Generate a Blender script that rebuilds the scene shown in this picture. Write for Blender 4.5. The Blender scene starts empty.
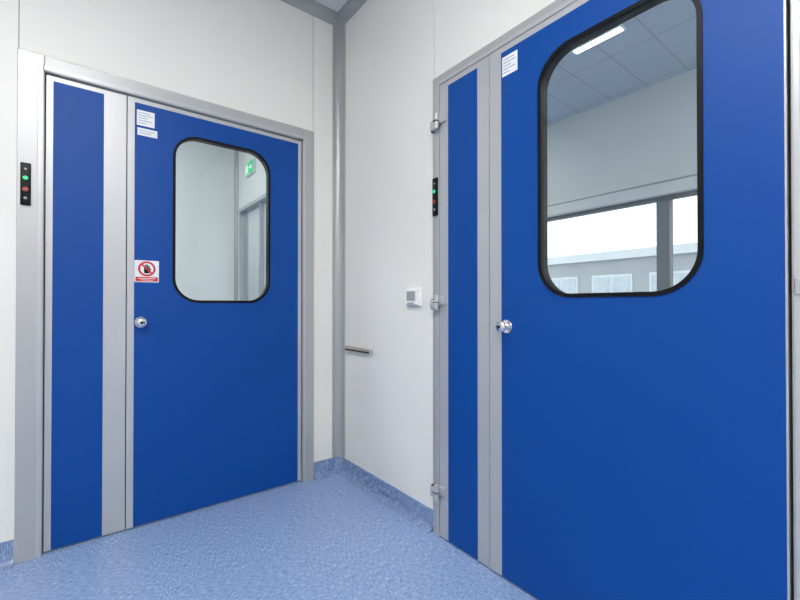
import bpy, bmesh, math
from mathutils import Vector, Matrix
sc = bpy.context.scene
try:
    sc.view_settings.view_transform = 'Standard'
    sc.view_settings.look = 'None'
except Exception as e:
    print(e)

# ------------------------------------------------------------------ materials
def new_mat(name):
    m = bpy.data.materials.new(name); m.use_nodes = True
    return m, m.node_tree, m.node_tree.nodes['Principled BSDF']

def mat(name, col, rough=0.5, metal=0.0, spec=0.5, var=0.03, scale=6.0, bump=0.0, bscale=200.0, emit=None, estr=0.0):
    m, nt, b = new_mat(name)
    b.inputs['Roughness'].default_value = rough
    b.inputs['Metallic'].default_value = metal
    b.inputs['Specular IOR Level'].default_value = spec
    tc = nt.nodes.new('ShaderNodeTexCoord')
    n = nt.nodes.new('ShaderNodeTexNoise'); n.inputs['Scale'].default_value = scale
    n.inputs['Detail'].default_value = 3
    nt.links.new(tc.outputs['Object'], n.inputs['Vector'])
    r = nt.nodes.new('ShaderNodeValToRGB')
    r.color_ramp.elements[0].position = 0.3; r.color_ramp.elements[1].position = 0.7
    r.color_ramp.elements[0].color = [c*(1-var) for c in col]+[1]
    r.color_ramp.elements[1].color = [min(1, c*(1+var)) for c in col]+[1]
    nt.links.new(n.outputs['Fac'], r.inputs['Fac'])
    nt.links.new(r.outputs['Color'], b.inputs['Base Color'])
    if bump > 0:
        n2 = nt.nodes.new('ShaderNodeTexNoise'); n2.inputs['Scale'].default_value = bscale
        nt.links.new(tc.outputs['Object'], n2.inputs['Vector'])
        bp = nt.nodes.new('ShaderNodeBump'); bp.inputs['Strength'].default_value = bump
        bp.inputs['Distance'].default_value = 0.002
        nt.links.new(n2.outputs['Fac'], bp.inputs['Height'])
        nt.links.new(bp.outputs['Normal'], b.inputs['Normal'])
    if emit:
        b.inputs['Emission Color'].default_value = list(emit)+[1]
        b.inputs['Emission Strength'].default_value = estr
    return m

M = {}
M['wall'] = mat('wall_panel_cream', (0.82, 0.805, 0.755), 0.38, spec=0.35, var=0.01, scale=2.0)
M['wallb'] = mat('wall_panel_white', (0.78, 0.80, 0.785), 0.5, spec=0.3, var=0.01)
M['seal'] = mat('sealant_grey', (0.16, 0.155, 0.14), 0.8)
M['alu'] = mat('satin_aluminium', (0.46, 0.46, 0.46), 0.40, metal=0.35, var=0.02, scale=3, bump=0.03, bscale=400)
M['alu2'] = mat('satin_aluminium_light', (0.51, 0.515, 0.52), 0.38, metal=0.35, var=0.02, scale=3)
M['cove'] = mat('grey_cove_profile', (0.40, 0.41, 0.415), 0.35, metal=0.3, var=0.01)
M['blue'] = mat('blue_door_laminate', (0.0006, 0.062, 0.30), 0.42, spec=0.25, var=0.03, scale=1.5, bump=0.25, bscale=500)
M['black'] = mat('black_rubber', (0.004, 0.004, 0.005), 0.4, spec=0.2)
M['dark'] = mat('dark_gap_and_shadow', (0.02, 0.02, 0.022), 0.8)
M['chrome'] = mat('polished_steel', (0.75, 0.75, 0.76), 0.16, metal=1.0, var=0.01)
M['white'] = mat('white_plastic', (0.84, 0.84, 0.82), 0.4, var=0.01)
M['grey'] = mat('grey_plastic', (0.34, 0.35, 0.36), 0.35, var=0.02)
M['paper'] = mat('label_paper', (0.84, 0.85, 0.87), 0.6, var=0.01)
M['ink'] = mat('label_ink', (0.25, 0.28, 0.36), 0.6)
M['red'] = mat('sign_red', (0.62, 0.02, 0.025), 0.45)
M['green'] = mat('led_green', (0.0, 0.35, 0.12), 0.3, emit=(0.02, 0.9, 0.35), estr=0.6)
M['led_red'] = mat('led_red', (0.32, 0.03, 0.01), 0.3, emit=(0.8, 0.06, 0.02), estr=0.12)
M['exit'] = mat('exit_green', (0.0, 0.35, 0.12), 0.4, emit=(0.0, 0.6, 0.22), estr=0.5)
M['exitw'] = mat('exit_white', (0.9, 0.9, 0.9), 0.4, emit=(1, 1, 1), estr=0.6)
M['ceil'] = mat('ceiling_white', (0.74, 0.75, 0.75), 0.7, var=0.01)
M['frame_ext'] = mat('window_frame_grey', (0.22, 0.235, 0.25), 0.5)
M['concrete'] = mat('facade_grey', (0.36, 0.39, 0.42), 0.85, var=0.08, scale=1.0)
M['facade2'] = mat('facade_light', (0.62, 0.66, 0.70), 0.8, var=0.05)
M['fglass'] = mat('facade_glazing', (0.48, 0.55, 0.62), 0.15, var=0.1)
M['rail'] = mat('rail_profile', (0.42, 0.39, 0.33), 0.4, metal=0.3)
M['lamp'] = mat('lamp_diffuser', (0.9, 0.9, 0.9), 0.5, emit=(1.0, 0.995, 0.975), estr=20.5)
M['lamp2'] = mat('lamp_diffuser_cool', (0.9, 0.9, 0.9), 0.5, emit=(0.95, 0.985, 1.0), estr=18.0)
M['ground'] = mat('ground_paving', (0.3, 0.3, 0.3), 0.9)

# glass: Schlick reflectance from the symmetric facing angle
m, nt, b = new_mat('clear_glass')
out = nt.nodes['Material Output']
nt.nodes.remove(b)
tr = nt.nodes.new('ShaderNodeBsdfTransparent'); tr.inputs['Color'].default_value = (0.965, 0.982, 0.978, 1)
gl = nt.nodes.new('ShaderNodeBsdfGlossy'); gl.inputs['Roughness'].default_value = 0.02
lw = nt.nodes.new('ShaderNodeLayerWeight'); lw.inputs['Blend'].default_value = 0.5
pw = nt.nodes.new('ShaderNodeMath'); pw.operation = 'POWER'; pw.inputs[1].default_value = 5
ml = nt.nodes.new('ShaderNodeMath'); ml.operation = 'MULTIPLY_ADD'; ml.inputs[1].default_value = 0.75; ml.inputs[2].default_value = 0.035
nt.links.new(lw.outputs['Facing'], pw.inputs[0]); nt.links.new(pw.outputs[0], ml.inputs[0])
mx = nt.nodes.new('ShaderNodeMixShader')
nt.links.new(ml.outputs[0], mx.inputs[0]); nt.links.new(tr.outputs[0], mx.inputs[1]); nt.links.new(gl.outputs[0], mx.inputs[2])
nt.links.new(mx.outputs[0], out.inputs['Surface'])
M['glass'] = m

# floor: fine streaky flecked vinyl laid in tiles of alternating grain
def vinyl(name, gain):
    m, nt, b = new_mat(name)
    L = nt.links
    tc = nt.nodes.new('ShaderNodeTexCoord')
    def streak(sx, sy, sc_):
        mp = nt.nodes.new('ShaderNodeMapping')
        mp.inputs['Scale'].default_value = (sx, sy, 1)
        L.new(tc.outputs['Object'], mp.inputs['Vector'])
        n = nt.nodes.new('ShaderNodeTexNoise'); n.inputs['Scale'].default_value = sc_
        n.inputs['Detail'].default_value = 4; n.inputs['Roughness'].default_value = 0.6
        n.inputs['Distortion'].default_value = 0.0
        L.new(mp.outputs[0], n.inputs['Vector'])
        return n
    a = streak(1.0, 6.0, 45)
    c = streak(6.0, 1.0, 45)
    ch = nt.nodes.new('ShaderNodeTexChecker'); ch.inputs['Scale'].default_value = 1/0.5
    ch.inputs['Color1'].default_value = (0, 0, 0, 1); ch.inputs['Color2'].default_value = (1, 1, 1, 1)
    mp = nt.nodes.new('ShaderNodeMapping'); mp.inputs['Location'].default_value = (0.1, 0.13, 0.25)
    L.new(tc.outputs['Object'], mp.inputs['Vector']); L.new(mp.outputs[0], ch.inputs['Vector'])
    mix = nt.nodes.new('ShaderNodeMix'); mix.data_type = 'FLOAT'
    L.new(ch.outputs['Fac'], mix.inputs[0]); L.new(a.outputs['Fac'], mix.inputs[2]); L.new(c.outputs['Fac'], mix.inputs[3])
    rp = nt.nodes.new('ShaderNodeValToRGB')
    e = rp.color_ramp.elements
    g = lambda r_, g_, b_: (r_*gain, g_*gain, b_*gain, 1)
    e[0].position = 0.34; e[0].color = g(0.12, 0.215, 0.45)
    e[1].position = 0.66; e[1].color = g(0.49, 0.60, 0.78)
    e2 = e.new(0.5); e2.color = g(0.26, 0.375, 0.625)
    L.new(mix.outputs[0], rp.inputs['Fac']); L.new(rp.outputs['Color'], b.inputs['Base Color'])
    b.inputs['Roughness'].default_value = 0.36
    b.inputs['Specular IOR Level'].default_value = 0.5
    return m
M['floor'] = vinyl('flecked_blue_vinyl', 1.0)
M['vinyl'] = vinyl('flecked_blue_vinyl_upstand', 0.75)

# ceiling tiles
m, nt, b = new_mat('ceiling_tiles')
tc = nt.nodes.new('ShaderNodeTexCoord'); br = nt.nodes.new('ShaderNodeTexBrick')
br.offset = 0; br.inputs['Scale'].default_value = 1.0
br.inputs['Brick Width'].default_value = 0.6; br.inputs['Row Height'].default_value = 0.3
br.inputs['Mortar Size'].default_value = 0.005
br.inputs['Color1'].default_value = (0.60, 0.67, 0.75, 1); br.inputs['Color2'].default_value = (0.62, 0.69, 0.77, 1)
br.inputs['Mortar'].default_value = (0.46, 0.50, 0.54, 1)
nt.links.new(tc.outputs['Object'], br.inputs['Vector']); nt.links.new(br.outputs['Color'], b.inputs['Base Color'])
b.inputs['Roughness'].default_value = 0.8
M['tiles'] = m

# ------------------------------------------------------------------ builder
class B:
    def __init__(s): s.bm = bmesh.new(); s.mats = []
    def mi(s, k):
        if k not in s.mats: s.mats.append(k)
        return s.mats.index(k)
    def merge(s, t, k, smooth=False):
        i = s.mi(k)
        for f in t.faces: f.material_index = i; f.smooth = smooth
        me = bpy.data.meshes.new('t'); t.to_mesh(me); t.free(); s.bm.from_mesh(me); bpy.data.meshes.remove(me)
    def box(s, x0, x1, y0, y1, z0, z1, k, bev=0.0, seg=2):
        t = bmesh.new(); bmesh.ops.create_cube(t, size=1)
        for v in t.verts:
            v.co = Vector(((x0+x1)/2+v.co.x*(x1-x0), (y0+y1)/2+v.co.y*(y1-y0), (z0+z1)/2+v.co.z*(z1-z0)))
        if bev > 0: bmesh.ops.bevel(t, geom=t.edges[:], offset=bev, segments=seg, affect='EDGES', profile=0.5)
        s.merge(t, k); return s
    def poly(s, pts, depth, mtx, k, smooth=False):
        """closed profile in XY extruded along +Z by depth, then transformed"""
        t = bmesh.new(); vs = [t.verts.new((p[0], p[1], 0)) for p in pts]
        f = t.faces.new(vs)
        r = bmesh.ops.extrude_face_region(t, geom=[f])
        for v in [g for g in r['geom'] if isinstance(g, bmesh.types.BMVert)]: v.co.z += depth
        bmesh.ops.recalc_face_normals(t, faces=t.faces[:])
        t.transform(mtx); bmesh.ops.recalc_face_normals(t, faces=t.faces[:]); s.merge(t, k, smooth); return s
    def cyl(s, r1, r2, h, loc, axis, k, seg=32, bev=0.0):
        t = bmesh.new(); bmesh.ops.create_cone(t, cap_ends=True, segments=seg, radius1=r1, radius2=r2, depth=h)
        if bev: bmesh.ops.bevel(t, geom=[e for e in t.edges if len(e.link_faces) == 2 and e.calc_face_angle(0) > 1], offset=bev, segments=3, affect='EDGES')
        q = Vector((0, 0, 1)).rotation_difference(Vector(axis)).to_matrix().to_4x4()
        t.transform(Matrix.Translation(loc) @ q); s.merge(t, k, True); return s
    def sph(s, r, loc, k, scale=(1, 1, 1)):
        t = bmesh.new(); bmesh.ops.create_uvsphere(t, u_segments=28, v_segments=16, radius=r)
        t.transform(Matrix.Translation(loc) @ Matrix.Diagonal((*scale, 1))); s.merge(t, k, True); return s
    def sheet(s, outer, holes, y0, y1, k):
        """XZ-plane plate with holes, from y0 to y1"""
        cu = bpy.data.curves.new('c', 'CURVE'); cu.dimensions = '2D'; cu.fill_mode = 'BOTH'; cu.extrude = (y1-y0)/2
        for pts in [outer]+holes:
            sp = cu.splines.new('POLY'); sp.points.add(len(pts)-1); sp.use_cyclic_u = True
            for p, q in zip(sp.points, pts): p.co = (q[0], q[1], 0, 1)
        ob = bpy.data.objects.new('c', cu); sc.collection.objects.link(ob)
        bpy.context.view_layer.update()
        me = bpy.data.meshes.new_from_object(ob.evaluated_get(bpy.context.evaluated_depsgraph_get()))
        t = bmesh.new(); t.from_mesh(me)
        t.transform(Matrix.Translation((0, (y0+y1)/2, 0)) @ Matrix.Rotation(math.pi/2, 4, 'X'))
        bmesh.ops.remove_doubles(t, verts=t.verts[:], dist=1e-5)
        bmesh.ops.recalc_face_normals(t, faces=t.faces[:])
        s.merge(t, k); bpy.data.objects.remove(ob); bpy.data.curves.remove(cu); bpy.data.meshes.remove(me); return s
    def done(s, name, parent=None, mtx=None):
        me = bpy.data.meshes.new(name); s.bm.to_mesh(me); s.bm.free()
        for k in s.mats: me.materials.append(M[k])
        ob = bpy.data.objects.new(name, me); sc.collection.objects.link(ob)
        if mtx is not None: ob.matrix_world = mtx
        if parent: ob.parent = parent
        if any(p.use_smooth for p in me.polygons):
            me.set_sharp_from_angle(angle=math.radians(40))
        return ob

def rrect(x0, x1, z0, z1, r, n=12):
    pts = []
    for cx, cz, a0 in ((x1-r, z1-r, 0), (x0+r, z1-r, 90), (x0+r, z0+r, 180), (x1-r, z0+r, 270)):
        for i in range(n+1):
            a = math.radians(a0+90*i/n); pts.append((cx+r*math.cos(a), cz+r*math.sin(a)))
    return pts
def rect(x0, x1, z0, z1): return [(x0, z0), (x1, z0), (x1, z1), (x0, z1)]
def empty(name, mtx):
    e = bpy.data.objects.new(name, None); sc.collection.objects.link(e); e.matrix_world = mtx; e.empty_display_size = 0.2; return e

# local door space: x left->right along wall seen from the room, -y towards room
ML = Matrix.Translation((-1.552, 0, 0))
MR = Matrix.Translation((0, -0.900, 0)) @ Matrix.Rotation(-math.pi/2, 4, 'Z')
H = 2.95; T = 0.08

# ------------------------------------------------------------------ room shell
def panel_wall(b, axis, a0, a1, z0, z1, front, seams_a, t=T, k='wall', sign=1):
    cuts = [a0]+list(seams_a)+[a1]
    for i in range(len(cuts)-1):
        g0 = 0.0015 if i > 0 else 0; g1 = 0.0015 if i < len(cuts)-2 else 0
        p0, p1 = cuts[i]+g0, cuts[i+1]-g1
        f = sorted((front, front+sign*0.004))
        if axis == 'x': b.box(p0, p1, f[0], f[1], z0, z1, k)
        else: b.box(f[0], f[1], p0, p1, z0, z1, k)
    f = sorted((front+sign*0.004, front+sign*(t-0.004)))
    g = sorted((front+sign*(t-0.004), front+sign*t))
    if axis == 'x':
        b.box(a0, a1, f[0], f[1], z0, z1, 'seal'); b.box(a0, a1, g[0], g[1], z0, z1, 'wallb')
    else:
        b.box(f[0], f[1], a0, a1, z0, z1, 'seal'); b.box(g[0], g[1], a0, a1, z0, z1, 'wallb')

DT = 2.163   # top of door frame
b = B()
panel_wall(b, 'x', -3.6, -1.552, 0, DT, 0, [-2.75])
panel_wall(b, 'x', -3.6, 0, DT, H, 0, [-2.75, -1.549, -0.197])
panel_wall(b, 'x', -0.195, 0, 0, DT, 0, [])
b.done('wall_north')
RB = 2.262
b = B()
panel_wall(b, 'y', -0.900, 0, 0, DT, 0, [])
panel_wall(b, 'y', -4.2, 0, DT, H, 0, [-3.4, -RB+0.002, -0.902])
panel_wall(b, 'y', -4.2, -RB, 0, DT, 0, [-3.4])
b.box(0, T, 0, T, 0, H, 'wallb')
b.done('wall_east')
b = B(); panel_wall(b, 'x', -3.6, 0.08, 0, H, -4.2, [-2.4, -1.2], sign=-1); b.done('wall_south')
b = B(); panel_wall(b, 'y', -4.2, 2.27, 0, H, -3.6, [-3, -1.8, -0.6, 0.9], sign=-1); b.done('wall_west')
# back room
b = B(); panel_wall(b, 'x', -3.6, 0.078, 0, H, 2.27, [-2.4, -1.2], k='wallb'); b.box(0.078, T, 2.27, 2.35, 0, H, 'wallb'); b.done('wall_back_room_north')
b = B()
b.box(0, T, T, 1.20, 0, H, 'wallb'); b.box(0, T, 1.20, 2.20, 2.12, H, 'wallb'); b.box(0, T, 2.20, 2.27, 0, H, 'wallb')
b.box(0, T, 1.20, 2.20, 0, 0.9, 'wallb')
b.done('wall_back_room_east')
# adjacent room with outside windows
b = B()
XE = 2.48
b.box(XE, XE+0.25, -4.2, 5, 0, 0.95, 'wallb'); b.box(XE, XE+0.25, -4.2, 5, 2.02, H, 'wallb')
b.box(XE, XE+0.25, 4.2, 5, 0.95, 2.02, 'wallb'); b.box(XE, XE+0.25, -4.2, -3.6, 0.95, 2.02, 'wallb')
b.done('wall_outer')
b = B(); b.box(T, XE, 5, 5.1, 0, H, 'wallb'); b.done('wall_adjacent_north')
b = B(); b.box(T, XE, -4.3, -4.2, 0, H, 'wallb'); b.done('wall_adjacent_south')
b = B(); b.box(0, T, 2.35, 5, 0, H, 'wallb'); b.done('wall_adjacent_west')
b = B(); b.box(-3.7, XE+0.25, -4.3, 5.1, -0.12, 0, 'floor'); b.done('floor')
b = B(); b.box(-3.7, T, -4.3, 5.1, H, H+0.1, 'ceil'); b.done('ceiling')
b = B(); b.box(T, XE+0.25, -4.3, 5.1, H, H+0.1, 'tiles'); b.done('ceiling_adjacent_room')

# coves
def cove_profile(r=0.055, n=10):
    pts = [(0, 0), (-r, 0)]
    pts.append((-r, -0.002))
    R = r-0.002
    for i in range(1, n):
        a = math.radians(90-90*i/n); pts.append((-r+R*math.cos(a), -r+R*math.sin(a)))
    pts += [(-0.002, -r), (0, -r)]
    return pts
cp = cove_profile()
b = B(); b.poly(cp, H-0.1, Matrix.Translation((0, 0, 0.1)), 'cove', True)
b.box(-0.062, -0.054, -0.004, 0, 0.1, 2.9, 'alu2', 0.001); b.box(-0.004, 0, -0.062, -0.054, 0.1, 2.9, 'alu2', 0.001)
b.done('trim_corner_cove')
b = B()
mN = Matrix(((0, 0, 1, -3.6), (1, 0, 0, 0), (0, 1, 0, H), (0, 0, 0, 1)))
b.poly(cp, 3.6, mN, 'cove', True); b.done('trim_ceiling_north')
b = B()
mE = Matrix(((1, 0, 0, 0), (0, 0, 1, -4.2), (0, 1, 0, H), (0, 0, 0, 1)))
b.poly(cp, 4.2, mE, 'cove', True); b.done('trim_ceiling_east')
b = B(); b.poly(cove_profile(0.035), H, Matrix.Translation((0, 2.27, 0)), 'cove', True); b.done('trim_back_room_corner')

# skirting: profile (outward, up)
sk = [(0, 0), (-0.035, 0), (-0.035, 0.001), (-0.022, 0.005), (-0.012, 0.013), (-0.006, 0.025), (-0.004, 0.04), (-0.004, 0.098), (-0.002, 0.1), (0, 0.1)]
def skirt_x(name, x0, x1, y):
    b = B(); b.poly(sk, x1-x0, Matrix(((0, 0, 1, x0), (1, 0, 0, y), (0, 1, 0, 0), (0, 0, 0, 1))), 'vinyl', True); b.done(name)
def skirt_y(name, y0, y1, x):
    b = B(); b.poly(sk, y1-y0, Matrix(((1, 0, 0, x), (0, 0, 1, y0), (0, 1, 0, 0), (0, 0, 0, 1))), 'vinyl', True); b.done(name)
skirt_x('baseboard_north_left', -3.6, -1.555, 0)
skirt_x('baseboard_north_right', -0.192, 0, 0)
skirt_y('baseboard_east', -0.897, 0, 0)
skirt_y('baseboard_east_far', -4.2, -RB-0.003, 0)
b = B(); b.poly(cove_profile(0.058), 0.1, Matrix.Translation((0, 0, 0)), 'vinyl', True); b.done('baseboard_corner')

# ------------------------------------------------------------------ doors
def build_door(name, mtx, f0, sp, mid, lf, f1, W, yl, yf, zt, win, dz=0.0):
    E = empty(name, mtx)
    top = DT
    inner = zt+0.026
    b = B()
    b.box(0, f0, yf, 0.095, 0, top, 'alu', 0.002)
    b.box(f1, W, yf, 0.095, 0, top, 'alu', 0.002)
    b.box(f0, f1, yf, 0.095, inner, top, 'alu', 0.002)
    b.box(f0-0.022, f0-0.004, yf-0.004, yf, 0, inner+0.022, 'alu2', 0.0015)
    b.box(f1+0.004, f1+0.016, yf-0.004, yf, 0, inner+0.022, 'alu2', 0.0015)
    b.box(f0-0.004, f1+0.004, yf-0.004, yf, inner+0.004, inner+0.022, 'alu2', 0.0015)
    b.box(f0, sp[0]+0.012, yl+0.05, yl+0.06, 0, inner, 'dark')
    b.box(lf[2]-0.012, f1, yl+0.05, yl+0.06, 0, inner, 'dark')
    b.box(mid-0.02, mid+0.02, yl+0.05, yl+0.06, 0, inner, 'dark')
    b.box(f0, f1, yl+0.05, yl+0.06, inner-0.012, inner, 'dark')
    b.done('frame', E)
    z0 = 0.008
    b = B()
    b.box(sp[0], mid-0.002, yl, yl+0.045, z0, inner-0.003, 'alu2', 0.001)
    b.box(sp[1], sp[2], yl-0.0015, yl+0.001, z0+0.002, zt, 'blue')
    b.done('side_leaf', E)
    wx0, wx1, wz0, wz1, r = win
    hole = rrect(wx0+0.004, wx1-0.004, wz0+0.004, wz1-0.004, r-0.004)
    b = B()
    b.sheet(rect(mid+0.002, lf[2], z0, inner-0.003), [hole], yl, yl+0.045, 'alu2')
    b.sheet(rect(lf[0], lf[1], z0+0.002, zt), [hole], yl-0.0015, yl+0.001, 'blue')
    b.done('leaf', E)
    b = B()
    b.sheet(rrect(wx0, wx1, wz0, wz1, r), [rrect(wx0+0.013, wx1-0.013, wz0+0.013, wz1-0.013, r-0.013)], yl-0.006, yl+0.005, 'black')
    b.sheet(rrect(wx0+0.004, wx1-0.004, wz0+0.004, wz1-0.004, r-0.004), [rrect(wx0+0.008, wx1-0.008, wz0+0.008, wz1-0.008, r-0.008)], yl+0.005, yl+0.045, 'black')
    b.done('window_gasket', E)
    b = B()
    b.sheet(rrect(wx0+0.009, wx1-0.009, wz0+0.009, wz1-0.009, r-0.009), [], yl-0.001, yl+0.004, 'glass')
    b.done('vision_glass', E)
    kx = lf[0]+0.028; kz = 0.997
    b = B()
    b.cyl(0.026, 0.026, 0.008, (kx, yl-0.0055, kz), (0, -1, 0), 'chrome', bev=0.002)
    b.cyl(0.012, 0.010, 0.030, (kx, yl-0.022, kz), (0, -1, 0), 'chrome')
    b.cyl(0.015, 0.023, 0.014, (kx, yl-0.036, kz), (0, -1, 0), 'chrome', bev=0.001)
    b.sph(0.023, (kx, yl-0.043, kz), 'chrome', (1, 0.5, 1))
    b.cyl(0.007, 0.007, 0.003, (kx, yl-0.0550, kz), (0, -1, 0), 'dark')
    b.done('knob', E)
    return E

ZL = 2.068
d1 = build_door('door_1', ML, 0.087, (0.091, 0.115, 0.296), 0.386, (0.417, 1.258, 1.280), 1.284, 1.357,
                0.006, -0.012, ZL, (0.581, 1.085, 1.093, 1.966, 0.125))
ZR = 2.085
d2 = build_door('door_2', MR, 0.052, (0.056, 0.112, 0.286), 0.350, (0.412, 1.242, 1.246), 1.252, 1.362,
                -0.014, -0.008, ZR, (0.579, 1.082, 1.107, 1.990, 0.125))

def hinge(b, x, yl, z):
    b.box(x-0.046, x-0.006, yl-0.020, yl+0.006, z-0.030, z+0.012, 'alu2', 0.003)
    b.box(x+0.006, x+0.046, yl-0.014, yl+0.001, z-0.012, z+0.030, 'alu2', 0.003)
    b.cyl(0.011, 0.011, 0.070, (x, yl-0.020, z), (0, 0, 1), 'alu2', bev=0.001)
    b.box(x-0.012, x+0.012, yl-0.034, yl-0.010, z-0.0015, z+0.0015, 'dark')
    b.box(x-0.050, x-0.042, yl-0.010, yl+0.006, z-0.034, z+0.016, 'dark', 0.001)  # dark strip standing in for the hinge's shadow on the frame
b = B()
for z in (1.937, 1.094, 0.214): hinge(b, 0.053, -0.013, z)
b.done('hinges_side_leaf', d2)
b = B()
for z in (1.937, 1.125, 0.214):
    b.box(1.262, 1.30, -0.016, -0.007, z-0.019, z+0.019, 'alu2', 0.003)
    b.cyl(0.005, 0.005, 0.036, (1.262, -0.015, z), (0, 0, 1), 'alu', bev=0.001)
b.done('hinges_leaf', d2)

# ------------------------------------------------------------------ signs and labels (local door space)
def label(mtx, x0, x1, z0, z1, y, lines):
    b = B(); b.box(x0, x1, y-0.001, y, z0, z1, 'paper')
    h = (z1-z0)
    for i, (a, c) in enumerate(lines):
        zz = z1-h*(i+1)/(len(lines)+1)
        b.box(x0+(x1-x0)*a, x0+(x1-x0)*c, y-0.0014, y-0.0009, zz-0.0014, zz+0.0014, 'ink')
    return b.done('door_label', None, mtx)
yl1 = 0.006-0.0016; yl2 = -0.014-0.0016
label(ML, 0.425, 0.500, 1.960, 2.035, yl1, [(0.08, 0.8), (0.08, 0.9), (0.08, 0.6), (0.08, 0.85), (0.08, 0.5)])
label(ML, 0.428, 0.512, 1.912, 1.948, yl1, [(0.08, 0.85), (0.08, 0.7)])
label(MR, 0.418, 0.490, 1.985, 2.062, yl2, [(0.08, 0.8), (0.08, 0.9), (0.08, 0.6), (0.08, 0.85), (0.08, 0.5)])

def prohibition(mtx, x0, z0, y):
    w, h = 0.103, 0.107
    b = B(); b.sheet(rrect(x0, x0+w, z0, z0+h, 0.004), [], y-0.0015, y, 'paper')
    b.sheet(rrect(x0+0.004, x0+w-0.004, z0+0.004, z0+0.026, 0.002), [], y-0.002, y-0.0014, 'red')
    for i, (a, c) in enumerate(((0.15, 0.85), (0.25, 0.75))):
        zz = z0+0.019-0.008*i
        b.box(x0+w*a, x0+w*c, y-0.0026, y-0.0019, zz-0.0012, zz+0.0012, 'paper')
    cx, cz, R = x0+w/2, z0+0.066, 0.037
    yy0, yy1 = y-0.002, y-0.0014
    b.sheet(rrect(cx-0.012, cx+0.012, cz-0.022, cz+0.004, 0.006), [], yy0, yy1, 'black')
    for i, hh in enumerate((0.017, 0.022, 0.021, 0.015)):
        fx = cx-0.0095+i*0.0064
        b.sheet(rrect(fx-0.0026, fx+0.0026, cz-0.004, cz+hh, 0.0024), [], yy0-0.0001*i, yy1, 'black')
    b.sheet([(cx+0.010, cz-0.014), (cx+0.020, cz-0.001), (cx+0.0165, cz+0.002), (cx+0.009, cz-0.005)], [], yy0, yy1, 'black')
    ring = lambda r: [(cx+r*math.cos(t*math.pi/24), cz+r*math.sin(t*math.pi/24)) for t in range(48)]
    b.sheet(ring(R), [ring(R-0.009)], y-0.0030, y-0.0022, 'red')
    s = 0.0040; d = (R-0.004)*0.7071
    b.sheet([(cx-d-s*.7, cz+d-s*.7), (cx+d-s*.7, cz-d-s*.7), (cx+d+s*.7, cz-d+s*.7), (cx-d+s*.7, cz+d+s*.7)], [], y-0.0031, y-0.0023, 'red')
    return b.done('prohibition_sign', None, mtx)
prohibition(ML, 0.418, 1.193, yl1)

def status(mtx, x0, y):
    b = B(); z0, z1 = 1.503, 1.682; w = 0.033
    b.box(x0, x0+w, y-0.012, y, z0, z1, 'black', 0.003)
    cx = x0+w/2; y = y+0.002
    for z, k in ((1.617, 'green'), (1.569, 'led_red')):
        b.cyl(0.0115, 0.0115, 0.004, (cx, y-0.0145, z), (0, -1, 0), 'dark')
        b.cyl(0.0095, 0.008, 0.006, (cx, y-0.016, z), (0, -1, 0), k)
    b.cyl(0.004, 0.004, 0.003, (cx, y-0.0145, 1.655), (0, -1, 0), 'grey')
    b.cyl(0.0055, 0.0055, 0.003, (cx, y-0.0145, 1.532), (0, -1, 0), 'grey')
    return b.done('door_status_light', None, mtx)
status(ML, 0.012, -0.0122)
status(MR, 0.009, -0.0082)

# ------------------------------------------------------------------ wall controls on east wall
mW = Matrix.Rotation(-math.pi/2, 4, 'Z')   # local x -> -Y, local -y -> -X
b = B()
b.box(0.703, 0.812, -0.010, 0, 1.074, 1.168, 'white', 0.004)
b.box(0.712, 0.803, -0.026, -0.009, 1.081, 1.161, 'white', 0.006)
b.box(0.724, 0.790, -0.028, -0.025, 1.102, 1.151, 'grey', 0.001)
b.box(0.732, 0.782, -0.0295, -0.027, 1.088, 1.094, 'grey', 0.001)
b.done('wall_switch', None, mW)
b = B()
prof = [(-0.022, 0.0), (-0.024, 0.004), (-0.024, 0.018), (-0.020, 0.022), (-0.004, 0.022), (0.0, 0.020), (0.0, 0.0)]
b.poly(prof, 0.28, Matrix(((0, 0, 1, 0.095), (1, 0, 0, 0), (0, 1, 0, 0.80), (0, 0, 0, 1))), 'rail')
b.box(0.095, 0.375, -0.0245, -0.001, 0.7985, 0.808, 'dark')
b.box(0.092, 0.0955, -0.025, 0, 0.798, 0.823, 'alu', 0.001); b.box(0.3745, 0.378, -0.025, 0, 0.798, 0.823, 'alu', 0.001)
b.done('wall_rail', None, mW)

# ------------------------------------------------------------------ back room: interior window + exit sign
b = B()
for (y0, y1, z0, z1) in ((1.20, 1.24, 0.9, 2.12), (2.16, 2.20, 0.9, 2.12), (1.24, 2.16, 2.08, 2.12), (1.24, 2.16, 0.9, 0.94)):
    b.box(-0.004, 0.084, y0, y1, z0, z1, 'alu2', 0.002)
b.box(0.02, 0.06, 1.60, 1.625, 0.94, 2.08, 'alu2', 0.002)
b.box(0.036, 0.042, 1.24, 2.16, 0.94, 2.08, 'glass')
b.done('window_1')
mS = Matrix.Translation((0, 1.90, 2.38)) @ Matrix.Rotation(-math.pi/2, 4, 'Z')
b = B()
b.box(0, 0.24, -0.03, 0, 0, 0.135, 'white', 0.003); b.box(0.006, 0.234, -0.032, -0.029, 0.006, 0.129, 'exit')
yy = -0.0335
ring = lambda cx, cz, r: [(cx+r*math.cos(t*math.pi/8), cz+r*math.sin(t*math.pi/8)) for t in range(16)]
b.sheet(ring(0.083, 0.104, 0.009), [], yy, yy+0.001, 'exitw')
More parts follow.
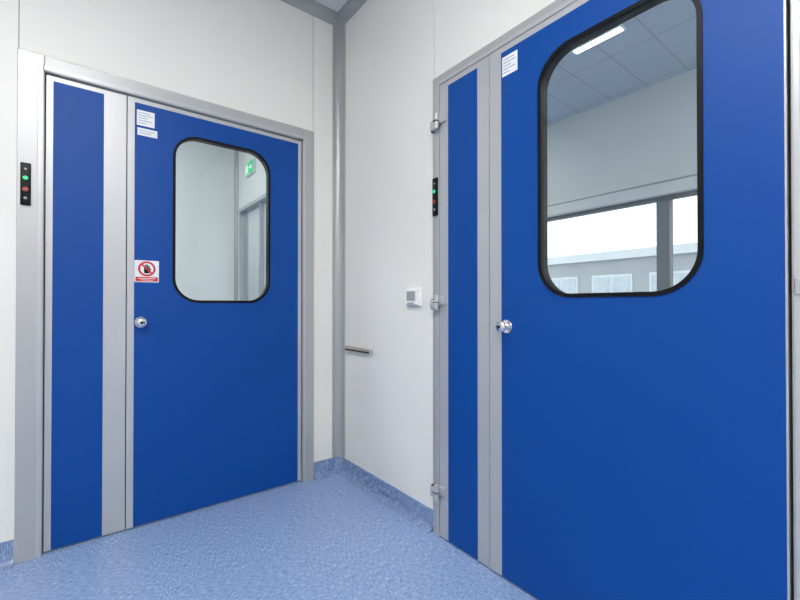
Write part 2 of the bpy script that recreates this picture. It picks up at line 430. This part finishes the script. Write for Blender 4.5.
for q in ([(0.070, 0.060), (0.084, 0.058), (0.088, 0.090), (0.074, 0.092)], [(0.070, 0.064), (0.048, 0.040), (0.054, 0.034), (0.082, 0.060)],
          [(0.076, 0.060), (0.100, 0.048), (0.096, 0.020), (0.089, 0.020), (0.091, 0.042), (0.072, 0.054)], [(0.084, 0.090), (0.106, 0.076), (0.103, 0.070), (0.082, 0.082)],
          [(0.076, 0.090), (0.052, 0.082), (0.054, 0.074), (0.078, 0.082)],
          [(0.135, 0.060), (0.175, 0.060), (0.175, 0.042), (0.205, 0.067), (0.175, 0.092), (0.175, 0.074), (0.135, 0.074)],
          [(0.020, 0.015), (0.042, 0.015), (0.042, 0.115), (0.020, 0.115)]):
    b.sheet(q, [], yy, yy+0.001, 'exitw')
b.done('exit_sign', None, mS)

# ------------------------------------------------------------------ outer windows
def outer_window(name, y0, y1, mull):
    b = B(); z0, z1 = 0.95, 2.02; x0, x1 = XE+0.02, XE+0.10; w = 0.055
    b.box(x0, x1, y0, y0+w, z0, z1, 'frame_ext', 0.003); b.box(x0, x1, y1-w, y1, z0, z1, 'frame_ext', 0.003)
    b.box(x0, x1, y0+w, y1-w, z1-w, z1, 'frame_ext', 0.003); b.box(x0, x1, y0+w, y1-w, z0, z0+w, 'frame_ext', 0.003)
    for m_ in mull: b.box(x0, x1, m_-0.05, m_+0.05, z0+w, z1-w, 'frame_ext', 0.003)
    b.box(x0+0.03, x0+0.036, y0+w, y1-w, z0+w, z1-w, 'glass')
    b.done(name)
outer_window('window_2', -3.6, 0.5, [-2.4, -1.0]); outer_window('window_3', 0.5, 4.2, [1.8, 3.0])
b = B(); b.box(XE-0.06, XE, -3.6, 4.2, 1.99, 2.11, 'white', 0.004); b.box(XE-0.064, XE-0.06, -3.6, 4.2, 2.085, 2.10, 'alu', 0.001); b.done('trim_blind_box')
b = B(); b.box(XE-0.10, XE+0.02, -3.6, 4.2, 0.92, 0.95, 'white', 0.004); b.done('trim_window_sill')

# neighbouring building
b = B(); BX = 14
b.box(BX, BX+8, -30, 40, -4, 2.75, 'concrete'); b.box(BX-0.15, BX+8, -30, 40, 2.75, 3.05, 'facade2')
for j in range(-12, 20):
    y = j*2.0
    b.box(BX-0.05, BX, y, y+1.45, 0.9, 2.2, 'facade2'); b.box(BX-0.07, BX-0.04, y+0.08, y+0.68, 0.98, 2.12, 'fglass'); b.box(BX-0.07, BX-0.04, y+0.77, y+1.37, 0.98, 2.12, 'fglass')
    b.box(BX-0.05, BX, y, y+1.45, -2.6, -0.8, 'fglass')
b.done('neighbouring_building')
b = B(); b.box(3.5, 40, -40, 60, -4.2, -4, 'ground'); b.done('ground')

# ------------------------------------------------------------------ luminaires
def lum(x0, x1, y0, y1, k='lamp'):
    b = B(); z = H
    b.box(x0-0.02, x1+0.02, y0-0.02, y1+0.02, z-0.012, z, 'white', 0.002)
    b.box(x0, x1, y0, y1, z-0.016, z-0.011, k); b.done('ceiling_light')
lum(-2.4, -1.2, -2.25, -1.65); lum(-2.4, -1.2, -3.8, -3.2)
lum(-2.4, -1.2, 0.9, 1.5, 'lamp2')
lum(1.50, 1.54, -1.10, -0.78, 'lamp2'); lum(1.0, 1.5, 0.7, 1.3, 'lamp2'); lum(0.5, 0.7, -3.9, -2.7, 'lamp2'); lum(1.3, 1.6, -3.9, -2.7, 'lamp2')
lum(0.9, 1.1, 3.3, 4.5, 'lamp2')

# ------------------------------------------------------------------ world
w = bpy.data.worlds.new('overcast_sky'); sc.world = w; w.use_nodes = True
bg = w.node_tree.nodes['Background']; bg.inputs['Color'].default_value = (0.90, 0.95, 1.0, 1); bg.inputs['Strength'].default_value = 1.9

# ------------------------------------------------------------------ camera
cd = bpy.data.cameras.new('camera'); cam = bpy.data.objects.new('camera', cd); sc.collection.objects.link(cam)
cam.location = (-1.328, -2.346, 1.08)
cam.rotation_euler = (math.radians(90.4), 0, math.radians(-37.8))
cd.sensor_width = 36; cd.lens = 18.36; cd.shift_y = 0.003; cd.clip_start = 0.05
sc.camera = cam
